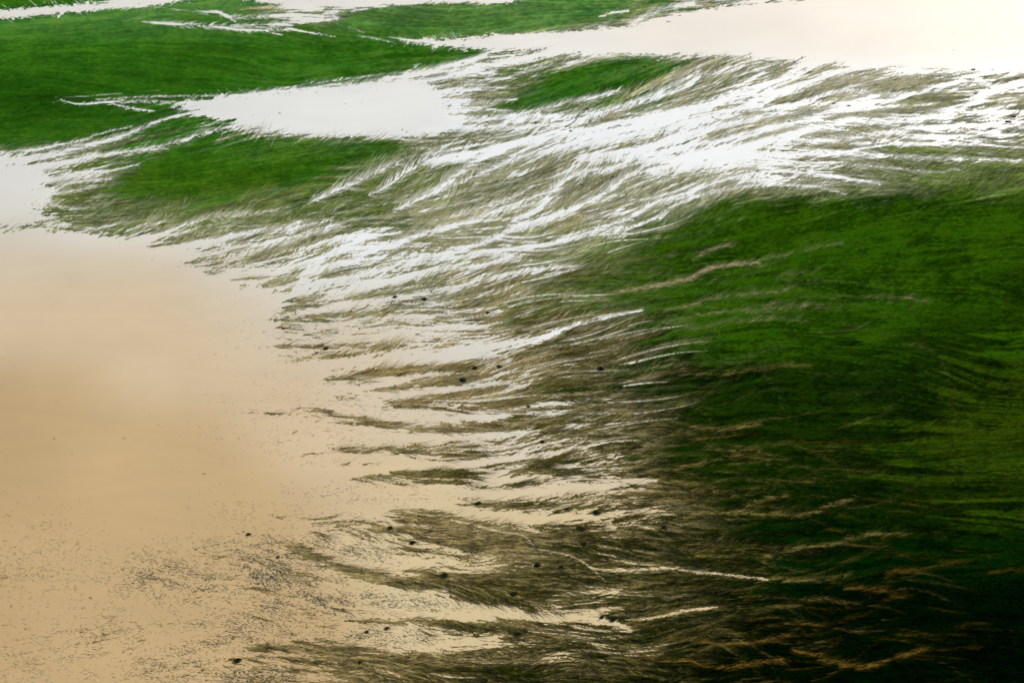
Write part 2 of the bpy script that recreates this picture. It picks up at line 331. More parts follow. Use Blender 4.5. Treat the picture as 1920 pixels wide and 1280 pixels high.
for pts, w0, w1, val, bb in W:
    P = path(streams, pts, w0 * (.62 if w0 > 6 else .85), w1 * (.62 if w1 > 6 else .85), min(val, 1.0), 1.4 + 0.30 * max(0, max(w0, w1) - 3), 1.6 if w0 < 20 else 3)
    if max(w0, w1) < 4.2:
        for i in range(len(P) - 1): seg(fine, P[i], P[i + 1], w0 / 2, w1 / 2, min(val, 1.0), 1.1)
    else:
        ww = np.linspace(w0, w1, len(P))
        for i in range(len(P) - 1):
            if ww[i] < 4.0: seg(fine, P[i], P[i + 1], ww[i] / 2, ww[i + 1] / 2, min(val, 1.0) * .95, 1.1)
    if bb is None: continue
    ln, side = bb; ln *= 1.25
    d = np.diff(P, axis=0); L = np.hypot(d[:, 0], d[:, 1])
    for i in range(len(d)):
        t = i / len(d)
        wid = (w0 + (w1 - w0) * t) / 2
        for k in range(int(L[i] / 1.6) + 1):
            if rng.random() < 0.15: continue
            s = side if side else (1 if rng.random() < .5 else -1)
            if side and rng.random() < 0.2: s = -side
            f = rng.random(); a0 = math.atan2(d[i, 1], d[i, 0]) + s * rng.uniform(0.25, 0.75)
            st = P[i] + d[i] * f + np.array([-math.sin(a0), math.cos(a0)]) * s * wid * 0.3
            l = ln * rng.uniform(0.35, 1.15) * (0.5 + 0.5 * math.sin(math.pi * min(1, t * 1.1 + .1))) + wid * 0.5
            mid = st + np.array([math.cos(a0), math.sin(a0)]) * l * 0.5; a1 = a0 - s * 0.3
            en = mid + np.array([math.cos(a1), math.sin(a1)]) * l * 0.5
            ww = rng.uniform(0.7, 1.5) * np.interp(st[1], [0, 400], [.75, 1])
            if rng.random() < .45: seg(barbs, st, mid, ww, ww * 0.8, 1.0, 0.8); seg(barbs, mid, en, ww * 0.8, 0.3, 0.9, 0.8)
            else:
                e2 = mid + (en - mid) * 1.5
                seg(veil, st, mid, ww, ww, 1.0, 0.8); seg(veil, mid, en, ww * .8, ww * .5, .75, 0.8); seg(veil, en, e2, ww * .6, .2, .45, 0.8)

# white water frays into the green all round the upper pools
for li, shp in enumerate(LAKES):
    if li == 0: continue
    P = smooth_path(list(shp) + [shp[0]], 4.0)
    for i in range(len(P) - 1):
        u_, v_ = P[i]
        if not (-150 < u_ < 2080 and -40 < v_ < 440): continue
        dd = P[i + 1] - P[i]; nrm = np.array([dd[1], -dd[0]]); nrm /= np.hypot(*nrm) + 1e-6
        ii = int(np.clip((u_ - U0) / STEP, 0, NU - 1)); jj = int(np.clip((v_ - V0) / STEP, 0, NV - 1))
        q = P[i] + nrm * 4
        qi = int(np.clip((q[0] - U0) / STEP, 0, NU - 1)); qj = int(np.clip((q[1] - V0) / STEP, 0, NV - 1))
        out = nrm if lake[qj, qi] < .5 else -nrm
        f = np.array([FX[jj, ii], FY[jj, ii]]); f = f if f @ out >= 0 else -f
        for k in range(rng.integers(0, 7)):
            d_ = f * rng.uniform(.5, 1.2) + out * rng.uniform(.25, .8) + np.array([.25, 0]); d_ /= np.hypot(*d_)
            st = P[i] + dd * rng.random() - out * 1.5; l = rng.gamma(2.0, 5.0) * np.interp(v_, [0, 250], [.7, 1.15]); en = st + d_ * l
            seg(barbs, st, en, rng.uniform(.5, 1.1), .25, 1.0, .8)

# fingers of vegetation reaching into the open water
L_ = [
 ([(265,472),(320,457),(420,436)],3,16,.8), ([(320,499),(400,484),(500,468),(600,440)],2,12,.9), ([(355,517),(420,505),(520,480),(620,455)],2,12,.9),
 ([(435,540),(500,532),(560,520),(660,503)],3,12,1), ([(455,551),(540,546)],2,4,.5), ([(530,583),(580,571),(640,560),(740,545)],4,16,1), ([(450,600),(560,599),(660,588),(760,578)],1.5,12,.7),
 ([(575,621),(640,611),(760,603)],3,10,.9), ([(488,652),(560,651),(640,648),(740,652)],2,10,1), ([(540,673),(610,671),(670,663)],2,8,1), ([(590,716),(660,708),(740,700),(830,690),(900,685)],3,18,1),
 ([(625,745),(700,736),(800,715),(900,706)],2,18,1), ([(700,762),(780,752),(900,736),(1000,742)],4,20,1), ([(372,771),(400,773)],2,2,.8),
 ([(450,775),(520,774),(600,770),(660,780),(780,800),(900,802),(1050,790)],3,24,1), ([(510,755),(550,762),(590,772)],1.5,3,.8), ([(440,812),(520,815),(600,822)],1.5,3,.6), ([(545,828),(620,826),(660,832)],2,4,.6),
 ([(548,855),(600,851),(700,846),(900,852)],4,18,1), ([(610,905),(660,899),(760,891),(900,888)],3,18,1), ([(345,945),(365,950),(388,951)],2,5,.9), ([(388,948),(412,956)],2,2,.8),
 ([(340,872),(392,873)],1.5,1.5,.5), ([(500,958),(520,967),(560,972),(592,974)],3,9,1), ([(595,966),(625,974),(650,985)],2,5,.8),
 ([(870,936),(930,942),(1010,948),(1090,935)],8,16,1), ([(725,925),(800,925),(860,922)],2,4,.6),
 ([(452,998),(480,1004),(540,1020),(600,1050),(700,1085),(900,1105),(1100,1110)],6,60,1), ([(700,988),(800,1000),(900,1015),(1050,1030)],14,40,1), ([(735,952),(800,966),(880,984),(960,1002)],12,34,1.2),
 ([(660,1165),(760,1168),(850,1172),(950,1182),(1050,1195)],6,40,1), ([(480,1215),(560,1215),(640,1228),(760,1242),(1000,1255)],18,60,1), ([(590,1172),(660,1176),(700,1180)],3,6,.8),
 ([(400,1236),(450,1234),(500,1222)],6,10,.8), ([(520,1090),(560,1097),(620,1100)],3,4,.4), ([(700,655),(800,650),(860,640)],3,8,.7),
]
L_ += [([(735,214),(700,213),(655,214)],2,2,1), ([(660,222),(740,218),(810,213)],1.5,3,1), ([(640,236),(720,232),(790,233)],1,2,.8), ([(-200,429),(0,429),(100,430),(220,436)],5,5,1.6)]
fingers = np.zeros((NV, NU), np.float32)
for pts, w0, w1, val in L_: path(fingers, pts, w0 * .6, w1 * .8, val * .95, 7.0, 3)

# paler, combed-down sedge that lies across the green (not open water)
T = [
 ([(1060,578),(1160,547),(1280,526),(1320,507),(1360,497),(1420,493)],3,6,1,0), ([(1430,482),(1480,478),(1530,465),(1580,455)],2,1.5,.7,0), ([(1300,487),(1330,467),(1350,461),(1370,460)],2,4,.8,0),
 ([(1450,516),(1500,511),(1530,508)],2,3,.8,0), ([(1230,585),(1300,571),(1340,560),(1440,550),(1490,540)],2,3,.8,0), ([(1240,605),(1330,590),(1400,582),(1460,567)],2,2,.7,0),
 ([(1340,606),(1450,597),(1510,600)],2,1.5,.7,0), ([(1400,586),(1500,573),(1570,580)],1.5,2,.8,0), ([(1600,557),(1680,559),(1745,566)],1.5,2,.7,0), ([(1190,655),(1280,641),(1335,640)],2,2,.6,0),
 ([(860,700),(960,680),(1060,655),(1160,635),(1200,620)],4,2,.8,0), ([(1120,712),(1200,690),(1275,684)],2,2,.8,0), ([(1280,701),(1380,698),(1440,690),(1490,684),(1520,687)],2,1.5,.7,1),
 ([(1170,735),(1240,745),(1330,735)],2,1.5,.5,1), ([(900,775),(980,773),(1040,762),(1110,742)],3,2,.8,0), ([(1140,768),(1230,760),(1290,758)],3,2,.4,1),
 ([(1290,798),(1350,803),(1420,795)],3,5,.7,1), ([(1260,880),(1340,865),(1380,856),(1450,862)],4,2,.7,1), ([(1160,936),(1240,938)],2,2,.7,0), ([(1200,805),(1260,800)],2,1,.3,1),
 ([(1260,978),(1300,968),(1380,962),(1440,935),(1480,930)],4,2,.8,1), ([(1370,962),(1450,964),(1520,960),(1560,945),(1600,935)],3,4,.9,1), ([(1300,1045),(1400,1042),(1440,1045)],3,2,.6,1),
 ([(1430,1045),(1480,1030),(1570,1015),(1640,1000),(1700,1000)],4,2,.9,1), ([(1440,1086),(1500,1088),(1560,1080),(1590,1076)],4,3,.7,1), ([(1590,1104),(1660,1110),(1700,1122)],4,2,.7,2),
 ([(1655,1108),(1670,1075),(1720,1070),(1800,1052)],3,2,.7,2), ([(1300,1140),(1400,1142),(1490,1135),(1540,1124),(1580,1130)],2,2,.6,1), ([(1180,1165),(1280,1195),(1370,1207),(1430,1200),(1485,1190)],2,3,.7,2),
 ([(1150,1225),(1280,1238),(1360,1250),(1470,1236)],3,4,.8,2), ([(1485,1218),(1560,1240),(1610,1249),(1680,1232),(1740,1216)],5,4,.9,2), ([(1530,1230),(1570,1205)],3,1,.6,2),
 ([(1310,1160),(1365,1188),(1415,1213)],1.2,1.2,.9,1), ([(1430,1222),(1475,1246)],1.2,1.2,.7,1), ([(1040,1080),(1100,1100),(1170,1120)],2,1,.3,1), ([(1860,1072),(1925,1068)],4,3,.5,2),
 ([(1220,447),(1248,444)],1.5,2,1,0), ([(760,1140),(900,1120)],2,2,.2,0), ([(1000,1110),(1060,1135),(1130,1128)],3,3,.4,1), ([(1200,1010),(1290,1030),(1350,1055)],2,2,.4,1),
 ([(970,1000),(1050,1015),(1100,1020)],2,2,.4,0),([(1640,1130),(1700,1112)],2,1,.4,2),([(1760,1218),(1840,1212)],3,2,.4,2),
]
tan_ = [np.zeros((NV, NU), np.float32) for _ in range(3)]
for pts, w0, w1, val, kind in T:
    P = path(tan_[kind], pts, w0, w1, val, 2.2, 3)
    d = np.diff(P, axis=0)
    if w1 < 1.3 and w0 < 1.3: continue
    for i in range(len(d)):
        for k in range(3):
            s = -1 if rng.random() < 0.6 else 1
            a0 = math.atan2(d[i, 1], d[i, 0]) + s * rng.uniform(0.15, 0.6); st = P[i] + d[i] * rng.random() + rng.standard_normal(2) * 1.5
            en = st + np.array([math.cos(a0), math.sin(a0)]) * rng.uniform(5, 18)
            seg(tan_[kind], st, en, 1.0, 0.3, val * rng.uniform(.4, .9), 0.9)

# threads: traced along the flow from scattered seeds, tapering, with barbs that lean off them
def threads(n, weight, lens, lean=0.0, left=None, jitter=0.10, blur=0.5):
    cdf = np.cumsum(np.clip(weight, 0, None).ravel().astype(np.float64)); cdf /= cdf[-1]
    k = np.searchsorted(cdf, rng.random(n)); j, i = np.unravel_index(k, weight.shape)
    x = (i + rng.random(n)).astype(np.float32); y = (j + rng.random(n)).astype(np.float32)
    L = (rng.uniform(lens[0], lens[1], n) * np.interp(y * STEP + V0, [0, 150, 400], [.55, .75, 1]) / STEP).astype(np.float32)
    off = rng.normal(0, jitter, n) + lean * rng.uniform(.5, 1.3, n); turn = rng.normal(0, jitter * .9, n)
    back = np.where(left is None, 1.0, np.where(rng.random(n) < left[j, i], -1.0, 1.0)) if left is not None else np.ones(n)
    amp_ = rng.uniform(.5, 1.0, n).astype(np.float32)
    acc = np.zeros(NV * NU, np.float64)
    for t in range(int(L.max())):
        m = t < L
        if not m.any(): break
        xi = np.clip(x[m], 0, NU - 2); yi = np.clip(y[m], 0, NV - 2)
        ii = xi.astype(np.int32); jj = yi.astype(np.int32); fx = xi - ii; fy = yi - jj
        w = amp_[m] * (1 - t / L[m]) ** 0.7 * np.minimum(1, (t + 2) / 6)
        b = jj * NU + ii
        acc += np.bincount(b, w * (1 - fx) * (1 - fy), NV * NU); 
        acc += np.bincount(b + 1, w * fx * (1 - fy), NV * NU)
        acc += np.bincount(b + NU, w * (1 - fx) * fy, NV * NU); acc += np.bincount(b + NU + 1, w * fx * fy, NV * NU)
        a = ang[jj, ii] + (off + turn * t / 20.0)[m]
        x[m] += np.cos(a) * back[m]; y[m] += np.sin(a) * back[m]
    r = acc.reshape(NV, NU).astype(np.float32)
    r = gauss(r, blur, blur) * (1 + 2.2 * blur)
    return 1 - np.exp(-1.5 * np.clip(r, 0, None))
vis = ((UU > -200) & (UU < 2120) & (VV > -60) & (VV < 1400)).astype(np.float32)
fan = np.clip((wm - 0.3) / 1.6, 0, 1) * (1 - np.clip(lake_s * 1.4, 0, 1) * (VV < 430)) * (1 - np.clip(green_s * 1.3, 0, .97)) * vis
left = np.interp(VV, [300, 460], [.8, .0]).astype(np.float32) * (UU > 500) + (UU <= 500) * .1
dens = pxscale(VV) ** 0.4
WM = threads(2600, fan * dens * np.clip(wm / 5, .25, 1), (60, 230), 0, left, .05, 1.0)
WL = threads(6500, fan * dens * np.clip(wm / 5, .2, 1), (50, 210), 0, left, .10, .45)
main = np.clip(gauss(np.clip(streams, 0, 1), 1.5) * 1.2 + .5 * WM, 0, 1)
WB = threads(52000, (main * 1.0 + .08) * np.clip((wm + .6) / 2, 0.03, 1) * (1 - lake_s) * dens * vis * (1 - .7 * green_s), (6, 26), -.34, None, .2, .3)
up = np.interp(VV, [500, 1000], [1, 0.0]).astype(np.float32)
WB2 = threads(26000, (main + .05) * np.clip((wm + .6) / 2, 0.03, 1) * (1 - lake_s) * dens * vis * (1 - up) * (1 - .7 * green_s), (6, 22), .34, None, .2, .3)
LM = threads(1700, fan * dens, (40, 180), 0, 1 - left, .06, 1.0)
LF = threads(20000, (fan + np.clip(fingers, 0, 1) * .4) * dens, (18, 100), -.08, 1 - left, .16, .35)
# streams and pools, shaded off softly so that the threads fray them
amp = np.interp(VV, [0, 150, 400, 1280], [2.5, 4, 6, 7]).astype(np.float32)
du = (HX * S1 + 0.6 * FX * S1b) * amp; dv = (HY * S1 + 0.6 * FY * S1b) * amp
sg = np.where(VV < 46, -1, np.where(VV < 68, 1, np.where(VV < 206, -1, 1))).astype(np.float32)
afr = ang + sg * .62
SF = comb(norm(gauss(rng.standard_normal((NV, NU)), .6, .5)), np.cos(afr), np.sin(afr), 22, 12)
fa = 9 * (VV < 432) * np.interp(VV, [0, 200], [.6, 1])
lake_s = np.where(VV < 432, sample(lake_s, UU + np.cos(afr) * SF * fa, VV + np.sin(afr) * SF * fa), lake_s)
wet_macro = np.where(VV < 432, np.maximum(wet_base * (1 - lake_s) + 1.7 * lake_s, -1), wet_macro).astype(np.float32)
lake_e = gauss(lake, 6.5, 3.2)
macro = wet_macro + streams * np.clip(np.interp(VV, [430, 620], [.68, .82]) - 0.62 * np.clip(wet_macro, -.1, 1) + .55 * green_s * (VV < 330), .15, 1.4) - fingers * np.clip(wet_macro + .25, 0, 2.2)
macro = macro * (1 - np.clip((lake_e - lake_s) * 1.0, 0, 1)) + .62 * np.clip((lake_e - lake_s) * 1.0, 0, 1)
mac_w = sample(macro, UU + du, VV + dv)
edge = np.clip(1.15 - np.abs(mac_w - 0.45) / 0.85, 0, 1)
wet = mac_w + (0.14 * S1 + 0.20 * S1b + 0.14 * S2 + 0.08 * S3) * (0.25 + 0.75 * edge) * np.where(lake_s > .5, .6, 1)
rim = np.clip(lake_e * 3.2, 0, 1) * (1 - lake_s)
WR = threads(9000, rim * vis * (VV < 460) * dens, (5, 22), -.25, None, .3, .3)
wet = wet + np.clip(edge * 1.3, 0, 1) * (.34 * WM + .26 * WL + .30 * WB + .30 * WB2 - .34 * LM - .40 * LF) + .35 * WR
wet = wet + .16 * (WB + WB2) * np.clip(gauss(streams, 3, 2) * 2.2, 0, 1)
wet = np.maximum(wet, barbs * (0.58 + 0.10 * S1) * (barbs > 0.05))
W3 = threads(190, ((wm > .8) & (wm < 6)) * (UU > 640) * (UU < 1180) * (VV > 440) * vis * (1 - .6 * green_s), (60, 190), 0, None, .025, .32)
W3b = threads(7000, np.clip(W3, 0, 1) ** 2, (5, 20), -.32, None, .2, .25)
wet = np.maximum(wet, .36 + .34 * W3 * (W3 > .25)) * (W3 > .25) + wet * (W3 <= .25)
# crisp thin streams and tracks stay continuous
thin = gauss(np.clip(fine, 0, 1), .4)
wet = np.maximum(wet, thin * 0.80 * np.clip(1.1 - fingers, 0, 1) * (0.9 + 0.12 * S2))

track = np.zeros((NV, NU), np.float32)
path(track, [(757,957),(800,965),(880,982),(940,997),(980,1003),(1010,1028),(1070,1042),(1113,1066)], 2.0, 4.2, 1.0, 1.1, 0)
path(track, [(1113,1066),(1160,1070),(1240,1065),(1290,1070),(1340,1076),(1440,1086)], 4.0, 3.0, .92, 1.3, 1.2)
path(track, [(1050,1155),(1100,1158),(1140,1163),(1185,1182)], 4.0, 1.6, .85, 1.3, 1.5)
path(track, [(1180,1162),(1240,1155),(1290,1143),(1345,1138)], 1.6, 3.6, .85, 1.3, 1.5)
path(track, [(1050,918),(1130,910),(1180,903),(1230,900)], 4.0, 1.6, .88, 1.2, 1.2)
path(track, [(1000,640),(1060,615),(1120,600),(1205,582)], 4.5, 1.4, .86, 1.2, 1.4)
path(track, [(1113,1066),(1127,1082),(1150,1096)], 3.2, 0.8, .8, 1.1, 0)
band = np.zeros((NV, NU), np.float32)
path(band, [(775,966),(880,986),(940,1001),(980,1007),(1010,1030),(1070,1046),(1113,1068)], 16, 26, 1.0, 9, 2)
wet = wet - .5 * band * np.clip(1 + .5 * S1b, .2, 1.6)
wet = np.maximum(wet, track * 0.95)

# flecks: little islets of sedge strewn over the shallow lower left of the lake
fl = np.zeros((NV, NU), np.float32)
for (x, y, rx, ry, a) in [(290, 1080, 110, 55, .8), (400, 1090, 130, 60, .9), (60, 1060, 150, 80, .45), (520, 1060, 140, 70, 1.0), (180, 1190, 170, 70, .5), (60, 1250, 150, 60, .5), (460, 1180, 160, 60, .8),
                          (350, 1250, 140, 50, .8), (560, 1130, 150, 40, .9), (480, 1270, 120, 40, 1.0), (620, 1000, 120, 40, .7), (460, 960, 80, 30, .35), (640, 930, 150, 30, .35), (560, 800, 160, 60, .3), (720, 1122, 190, 26, .95), (660, 1192, 170, 20, .9), (620, 1030, 150, 34, .8), (820, 1010, 120, 25, .5), (420, 1020, 70, 30, .6),(620,780,140,90,.35),(560,640,120,90,.25)]:
    fl = np.maximum(fl, a * np.exp(-(((UU - x) / rx) ** 2 + ((VV - y) / ry) ** 2)))
F1 = comb(blob(1.25, 0.85), FX, FY, 13, 5)
fleck = F1 + 0.45 * S2 + 0.35 * B2 - (3.9 - 2.35 * fl)
wet = np.where(wet > 0.5, np.minimum(wet, 0.5 - np.clip(fleck, -2, 1.0) * 0.8), wet)

# ------------------------------------------------------------------ colour of the vegetation (table every 80 px)
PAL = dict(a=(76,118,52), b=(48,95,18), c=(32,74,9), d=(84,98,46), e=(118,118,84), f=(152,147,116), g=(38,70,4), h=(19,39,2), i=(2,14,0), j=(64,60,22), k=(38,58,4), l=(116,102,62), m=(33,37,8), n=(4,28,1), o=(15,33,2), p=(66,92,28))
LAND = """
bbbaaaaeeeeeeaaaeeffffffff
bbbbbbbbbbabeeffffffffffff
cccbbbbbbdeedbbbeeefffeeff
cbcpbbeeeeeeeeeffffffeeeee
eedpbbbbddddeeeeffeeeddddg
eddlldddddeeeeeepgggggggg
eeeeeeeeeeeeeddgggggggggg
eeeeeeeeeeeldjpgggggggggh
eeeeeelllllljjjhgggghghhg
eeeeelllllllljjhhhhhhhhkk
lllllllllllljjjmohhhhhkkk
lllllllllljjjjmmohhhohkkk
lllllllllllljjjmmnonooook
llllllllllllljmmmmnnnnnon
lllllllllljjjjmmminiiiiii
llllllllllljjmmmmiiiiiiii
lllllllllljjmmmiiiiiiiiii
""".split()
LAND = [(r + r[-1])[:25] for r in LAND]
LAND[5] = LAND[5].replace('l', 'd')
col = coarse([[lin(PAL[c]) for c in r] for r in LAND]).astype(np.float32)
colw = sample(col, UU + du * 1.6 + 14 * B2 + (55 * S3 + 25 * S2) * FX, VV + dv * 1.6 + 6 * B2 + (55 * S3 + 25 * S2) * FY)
gw = np.clip(sample(green_s, UU + du * 1.2, VV + dv * 1.2), 0, 1)[..., None]
# clear green of the upper swards
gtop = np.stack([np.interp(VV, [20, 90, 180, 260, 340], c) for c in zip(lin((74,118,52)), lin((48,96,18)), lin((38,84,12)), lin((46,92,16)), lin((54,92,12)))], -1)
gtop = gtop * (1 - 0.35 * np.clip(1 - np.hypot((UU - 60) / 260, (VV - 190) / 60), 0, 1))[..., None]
upper = (VV < 395)[..., None] * (1 - np.clip((UU - 1150) / 100, 0, 1) * np.clip((VV - 250) / 60, 0, 1))[..., None]
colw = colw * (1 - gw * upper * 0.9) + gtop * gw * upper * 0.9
lum = colw @ np.array([.3, .6, .1], np.float32)
olive = np.clip(colw[..., 0] / (colw[..., 1] + 1e-5) - 0.35, 0, 0.55) / 0.55     # 0 green .. 1 straw
# sedge straw hairs over darker stems
TP = threads(60000, (olive * (wet < .6) + .01) * dens * vis, (12, 55), -.12, None, .18, .3)
TD = threads(34000, (olive * (wet < .6) + .03) * dens * vis, (12, 60), 0, None, .14, .35)
streak = 0.85 * TP - 0.75 * TD - 0.02 + 0.14 * S1 + 0.10 * S1b + 0.16 * S2 + 0.12 * S3
k_ol = np.exp(np.clip(streak * 0.95, -1.4, 1.1))
k_gr = np.exp(np.clip((0.07 * S1 + 0.12 * S1b + 0.14 * S2 + 0.15 * S3 + 0.10 * B2 + 0.10 * B1 + .17 * B0 + .1 * B3 - .25 * TD) * np.interp(UU + VV, [600, 2000], [.5, 1.3]), -1.1, .36))
mul = k_gr * (1 - olive) + k_ol * olive
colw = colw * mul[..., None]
tint = np.clip(0.5 + 0.5 * (S2 * .3 + B2 * .4 + B0h * .55), 0, 1)[..., None]
colw = colw * (1 + (tint - .5) * np.array([.38, 0.08, -.1], np.float32) * (1.0 - 0.5 * olive[..., None]))
# darker threads in the sedge
g_dark = np.clip(-streak - 0.15, 0, 1)[..., None] * olive[..., None] * 0.45
colw = colw * (1 - g_dark) + colw * np.array([.45, .62, .35], np.float32) * g_dark
# straw-pale fringe beside water
fr = np.clip((wet - 0.14) / 0.32, 0, 1) ** 1.5 * np.clip(0.72 + 0.30 * S1 + .2 * S1b, 0, 1)
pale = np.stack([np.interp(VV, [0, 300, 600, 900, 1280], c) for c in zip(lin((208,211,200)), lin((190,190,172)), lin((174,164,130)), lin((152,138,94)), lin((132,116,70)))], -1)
fr = fr * np.interp(green_s, [0, .6, 1], [0.9, .8, .5]) * np.interp(UU, [200, 420, 900], [.55 , .8, 1]) ** (VV > 420)
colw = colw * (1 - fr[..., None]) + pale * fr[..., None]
FT = threads(270, ((UU > 1000) & (UU < 1900) & (VV > 470 + (UU - 1120) * .1) & (VV < 1290)) * np.exp(-((UU - 1080) / 330.) ** 2), (60, 260), 0, None, .10, .8)
veins = np.zeros((NV, NU), np.float32)
silt = np.clip(gauss(np.clip(streams, 0, 1), 4, 2) * .85 + .50 * WM + .42 * WL + .34 * (WB + WB2) - .10 + .10 * S1 + .14 * S1b - .45 * LF, 0, 1)
silt = np.maximum(np.maximum(silt, veil * .95), np.clip(gauss(W3, 1.0, .7) * .9 + .75 * W3b * np.clip(gauss(W3, 4, 3) * 3, 0, 1), 0, .9)) * np.clip(wm / 2.2 + veil + W3 + W3b, .0, 1) * np.clip(1 - green_s * .8, 0, 1) * .80
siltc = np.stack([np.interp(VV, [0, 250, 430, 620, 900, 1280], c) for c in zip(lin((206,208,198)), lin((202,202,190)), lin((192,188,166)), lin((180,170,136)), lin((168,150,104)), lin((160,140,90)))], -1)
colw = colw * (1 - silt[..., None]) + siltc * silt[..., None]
FG = threads(95, ((UU > 1200) & (UU < 1800) & (VV > 820) & (VV < 1290)) * 1.0, (60, 200), 0, None, .09, .6)
for kind, c in ((0, (172,156,118)), (1, (136,122,66)), (2, (122,95,38))):
    if kind: FT = np.maximum(FT, FG * (.75 if kind == 1 else .9) * ((UU < 1480) if kind == 1 else (UU >= 1480)))
    core = np.maximum(tan_[kind], (.46 * FG if kind == 2 else 0)) if kind == 2 else np.maximum(tan_[kind], FT * .46 * ((VV < 760) * .75 if kind == 0 else (VV >= 760) * 1.0 if kind == 1 else 0))
    nt = int((core ** 1.5).sum() * .10)
    tb = threads(nt, core ** 1.5, (6, 24), -.28, None, .22, .25) + threads(int(nt * .7), core ** 1.5, (5, 18), .28, None, .22, .25)
    tm = np.clip((.42 + .30 * (kind > 0)) * sample(core, UU + du * .6, VV + dv * .6) * np.clip(0.55 + 0.5 * S1 + 0.3 * S1b, 0, 1.3) + .60 * tb * np.clip(gauss(core, 5, 3) * 3, 0, 1), 0, .92)
    dim = np.interp(UU + VV * .6, [1400, 2100], [1.0, .62]) if kind == 0 else np.interp(UU, [1300, 1800], [1.05, .62])
    veins = np.maximum(veins, tm)
    colw = colw * (1 - tm[..., None]) + (lin(c) * 1.0) * dim[..., None] * tm[..., None]
colw = np.clip(colw, 0.0006, 1.2)

# ------------------------------------------------------------------ land height above the water (metres)
rel = np.clip(0.5 - wet, -0.8, 0.9)
px = pxscale(VV)
hgt = rel * 0.17 + np.where(rel > 0, 1, 0) * (0.022 * S1 + 0.022 * S1b + 0.035 * S2 + 0.02 * B1 + 0.05 * B3) * np.clip(rel * 4, 0, 1) * (0.5 + 0.6 * olive)
hgt = np.where((rel > 0) & (hgt < 0.004), 0.004, hgt)

# ------------------------------------------------------------------ materials
def new_mat(name):
    m = bpy.data.materials.new(name); m.use_nodes = True
    return m, m.node_tree.nodes, m.node_tree.links, m.node_tree.nodes['Principled BSDF']

def attr_mat(name, rough, spec, noise_scale, amount, ior=1.45, bump=0.0, sheen=0.0):
    m, n, l, b = new_mat(name)
    a = n.new('ShaderNodeAttribute'); a.attribute_name = 'tone'
    tc = n.new('ShaderNodeTexCoord')
    nz = n.new('ShaderNodeTexNoise'); nz.inputs['Scale'].default_value = noise_scale; nz.inputs['Detail'].default_value = 5
    l.new(tc.outputs['Object'], nz.inputs['Vector'])
    mr = n.new('ShaderNodeMapRange'); mr.inputs['From Min'].default_value = .3; mr.inputs['From Max'].default_value = .7
    mr.inputs['To Min'].default_value = 1 - amount; mr.inputs['To Max'].default_value = 1 + amount
    l.new(nz.outputs['Fac'], mr.inputs['Value'])
    mx = n.new('ShaderNodeVectorMath'); mx.operation = 'SCALE'
    l.new(a.outputs['Color'], mx.inputs[0]); l.new(mr.outputs['Result'], mx.inputs['Scale'])
    l.new(mx.outputs['Vector'], b.inputs['Base Color'])
    b.inputs['Roughness'].default_value = rough; b.inputs['Specular IOR Level'].default_value = spec; b.inputs['IOR'].default_value = ior
    if bump:
        bp = n.new('ShaderNodeBump'); bp.inputs['Strength'].default_value = bump; bp.inputs['Distance'].default_value = 0.1
        l.new(nz.outputs['Fac'], bp.inputs['Height']); l.new(bp.outputs['Normal'], b.inputs['Normal'])
    return m

mat_ground = attr_mat('marsh_ground_cover', 1.0, 0.0, 0.9, 0.22, bump=0.5)
mat_water = attr_mat('silty_water', 0.20, 0.55, 0.012, 0.035, ior=1.33)
# faint wind ripple on the water
wt = mat_water.node_tree
rp = wt.nodes.new('ShaderNodeTexNoise'); rp.inputs['Scale'].default_value = 1.0; rp.inputs['Detail'].default_value = 4
rc = wt.nodes.new('ShaderNodeTexCoord'); rm = wt.nodes.new('ShaderNodeMapping'); rm.inputs['Scale'].default_value = (.10, .35, 1)
rb = wt.nodes.new('ShaderNodeBump'); rb.inputs['Strength'].default_value = .35; rb.inputs['Distance'].default_value = .10
wt.links.new(rc.outputs['Object'], rm.inputs['Vector']); wt.links.new(rm.outputs['Vector'], rp.inputs['Vector'])
wt.links.new(rp.outputs['Fac'], rb.inputs['Height']); wt.links.new(rb.outputs['Normal'], wt.nodes['Principled BSDF'].inputs['Normal'])
mat_reed = attr_mat('sedge', 1.0, 0.0, 2.0, 0.15)

def mirrored(pos, p0, n):
    k = np.round((pos - p0) / STEP).astype(int); m = 2 * (n - 1)
    k = np.abs(k) % m
    return np.where(k > n - 1, m - k, k)

def grid_mesh(name, X, Y, Z, C, mat):
    nv, nu = X.shape
    co = np.stack([X, Y, Z], -1).reshape(-1, 3).astype(np.float32)
    idx = np.arange(nv * nu, dtype=np.int32).reshape(nv, nu)
    f = np.stack([idx[1:, :-1], idx[1:, 1:], idx[:-1, 1:], idx[:-1, :-1]], -1).reshape(-1, 4)
    return raw_mesh(name, co, f, C.reshape(-1, 3), mat, True)

def raw_mesh(name, co, f, C, mat, smooth=False):
    me = bpy.data.meshes.new(name)
    k = f.shape[1]
    me.vertices.add(len(co)); me.vertices.foreach_set('co', co.astype(np.float32).ravel())
    me.loops.add(f.size); me.loops.foreach_set('vertex_index', f.astype(np.int32).ravel())
    me.polygons.add(len(f)); me.polygons.foreach_set('loop_start', np.arange(0, f.size, k, dtype=np.int32))
    try: me.polygons.foreach_set('loop_total', np.full(len(f), k, dtype=np.int32))
    except Exception: pass
    me.polygons.foreach_set('use_smooth', np.full(len(f), smooth))
    me.update(calc_edges=True)
    if C is not None:
        at = me.attributes.new('tone', 'FLOAT_COLOR', 'POINT')
        rgba = np.ones((len(co), 4), np.float32); rgba[:, :3] = C
        at.data.foreach_set('color', rgba.ravel())
    me.materials.append(mat)
    o = bpy.data.objects.new(name, me); scene.collection.objects.link(o)
    return o

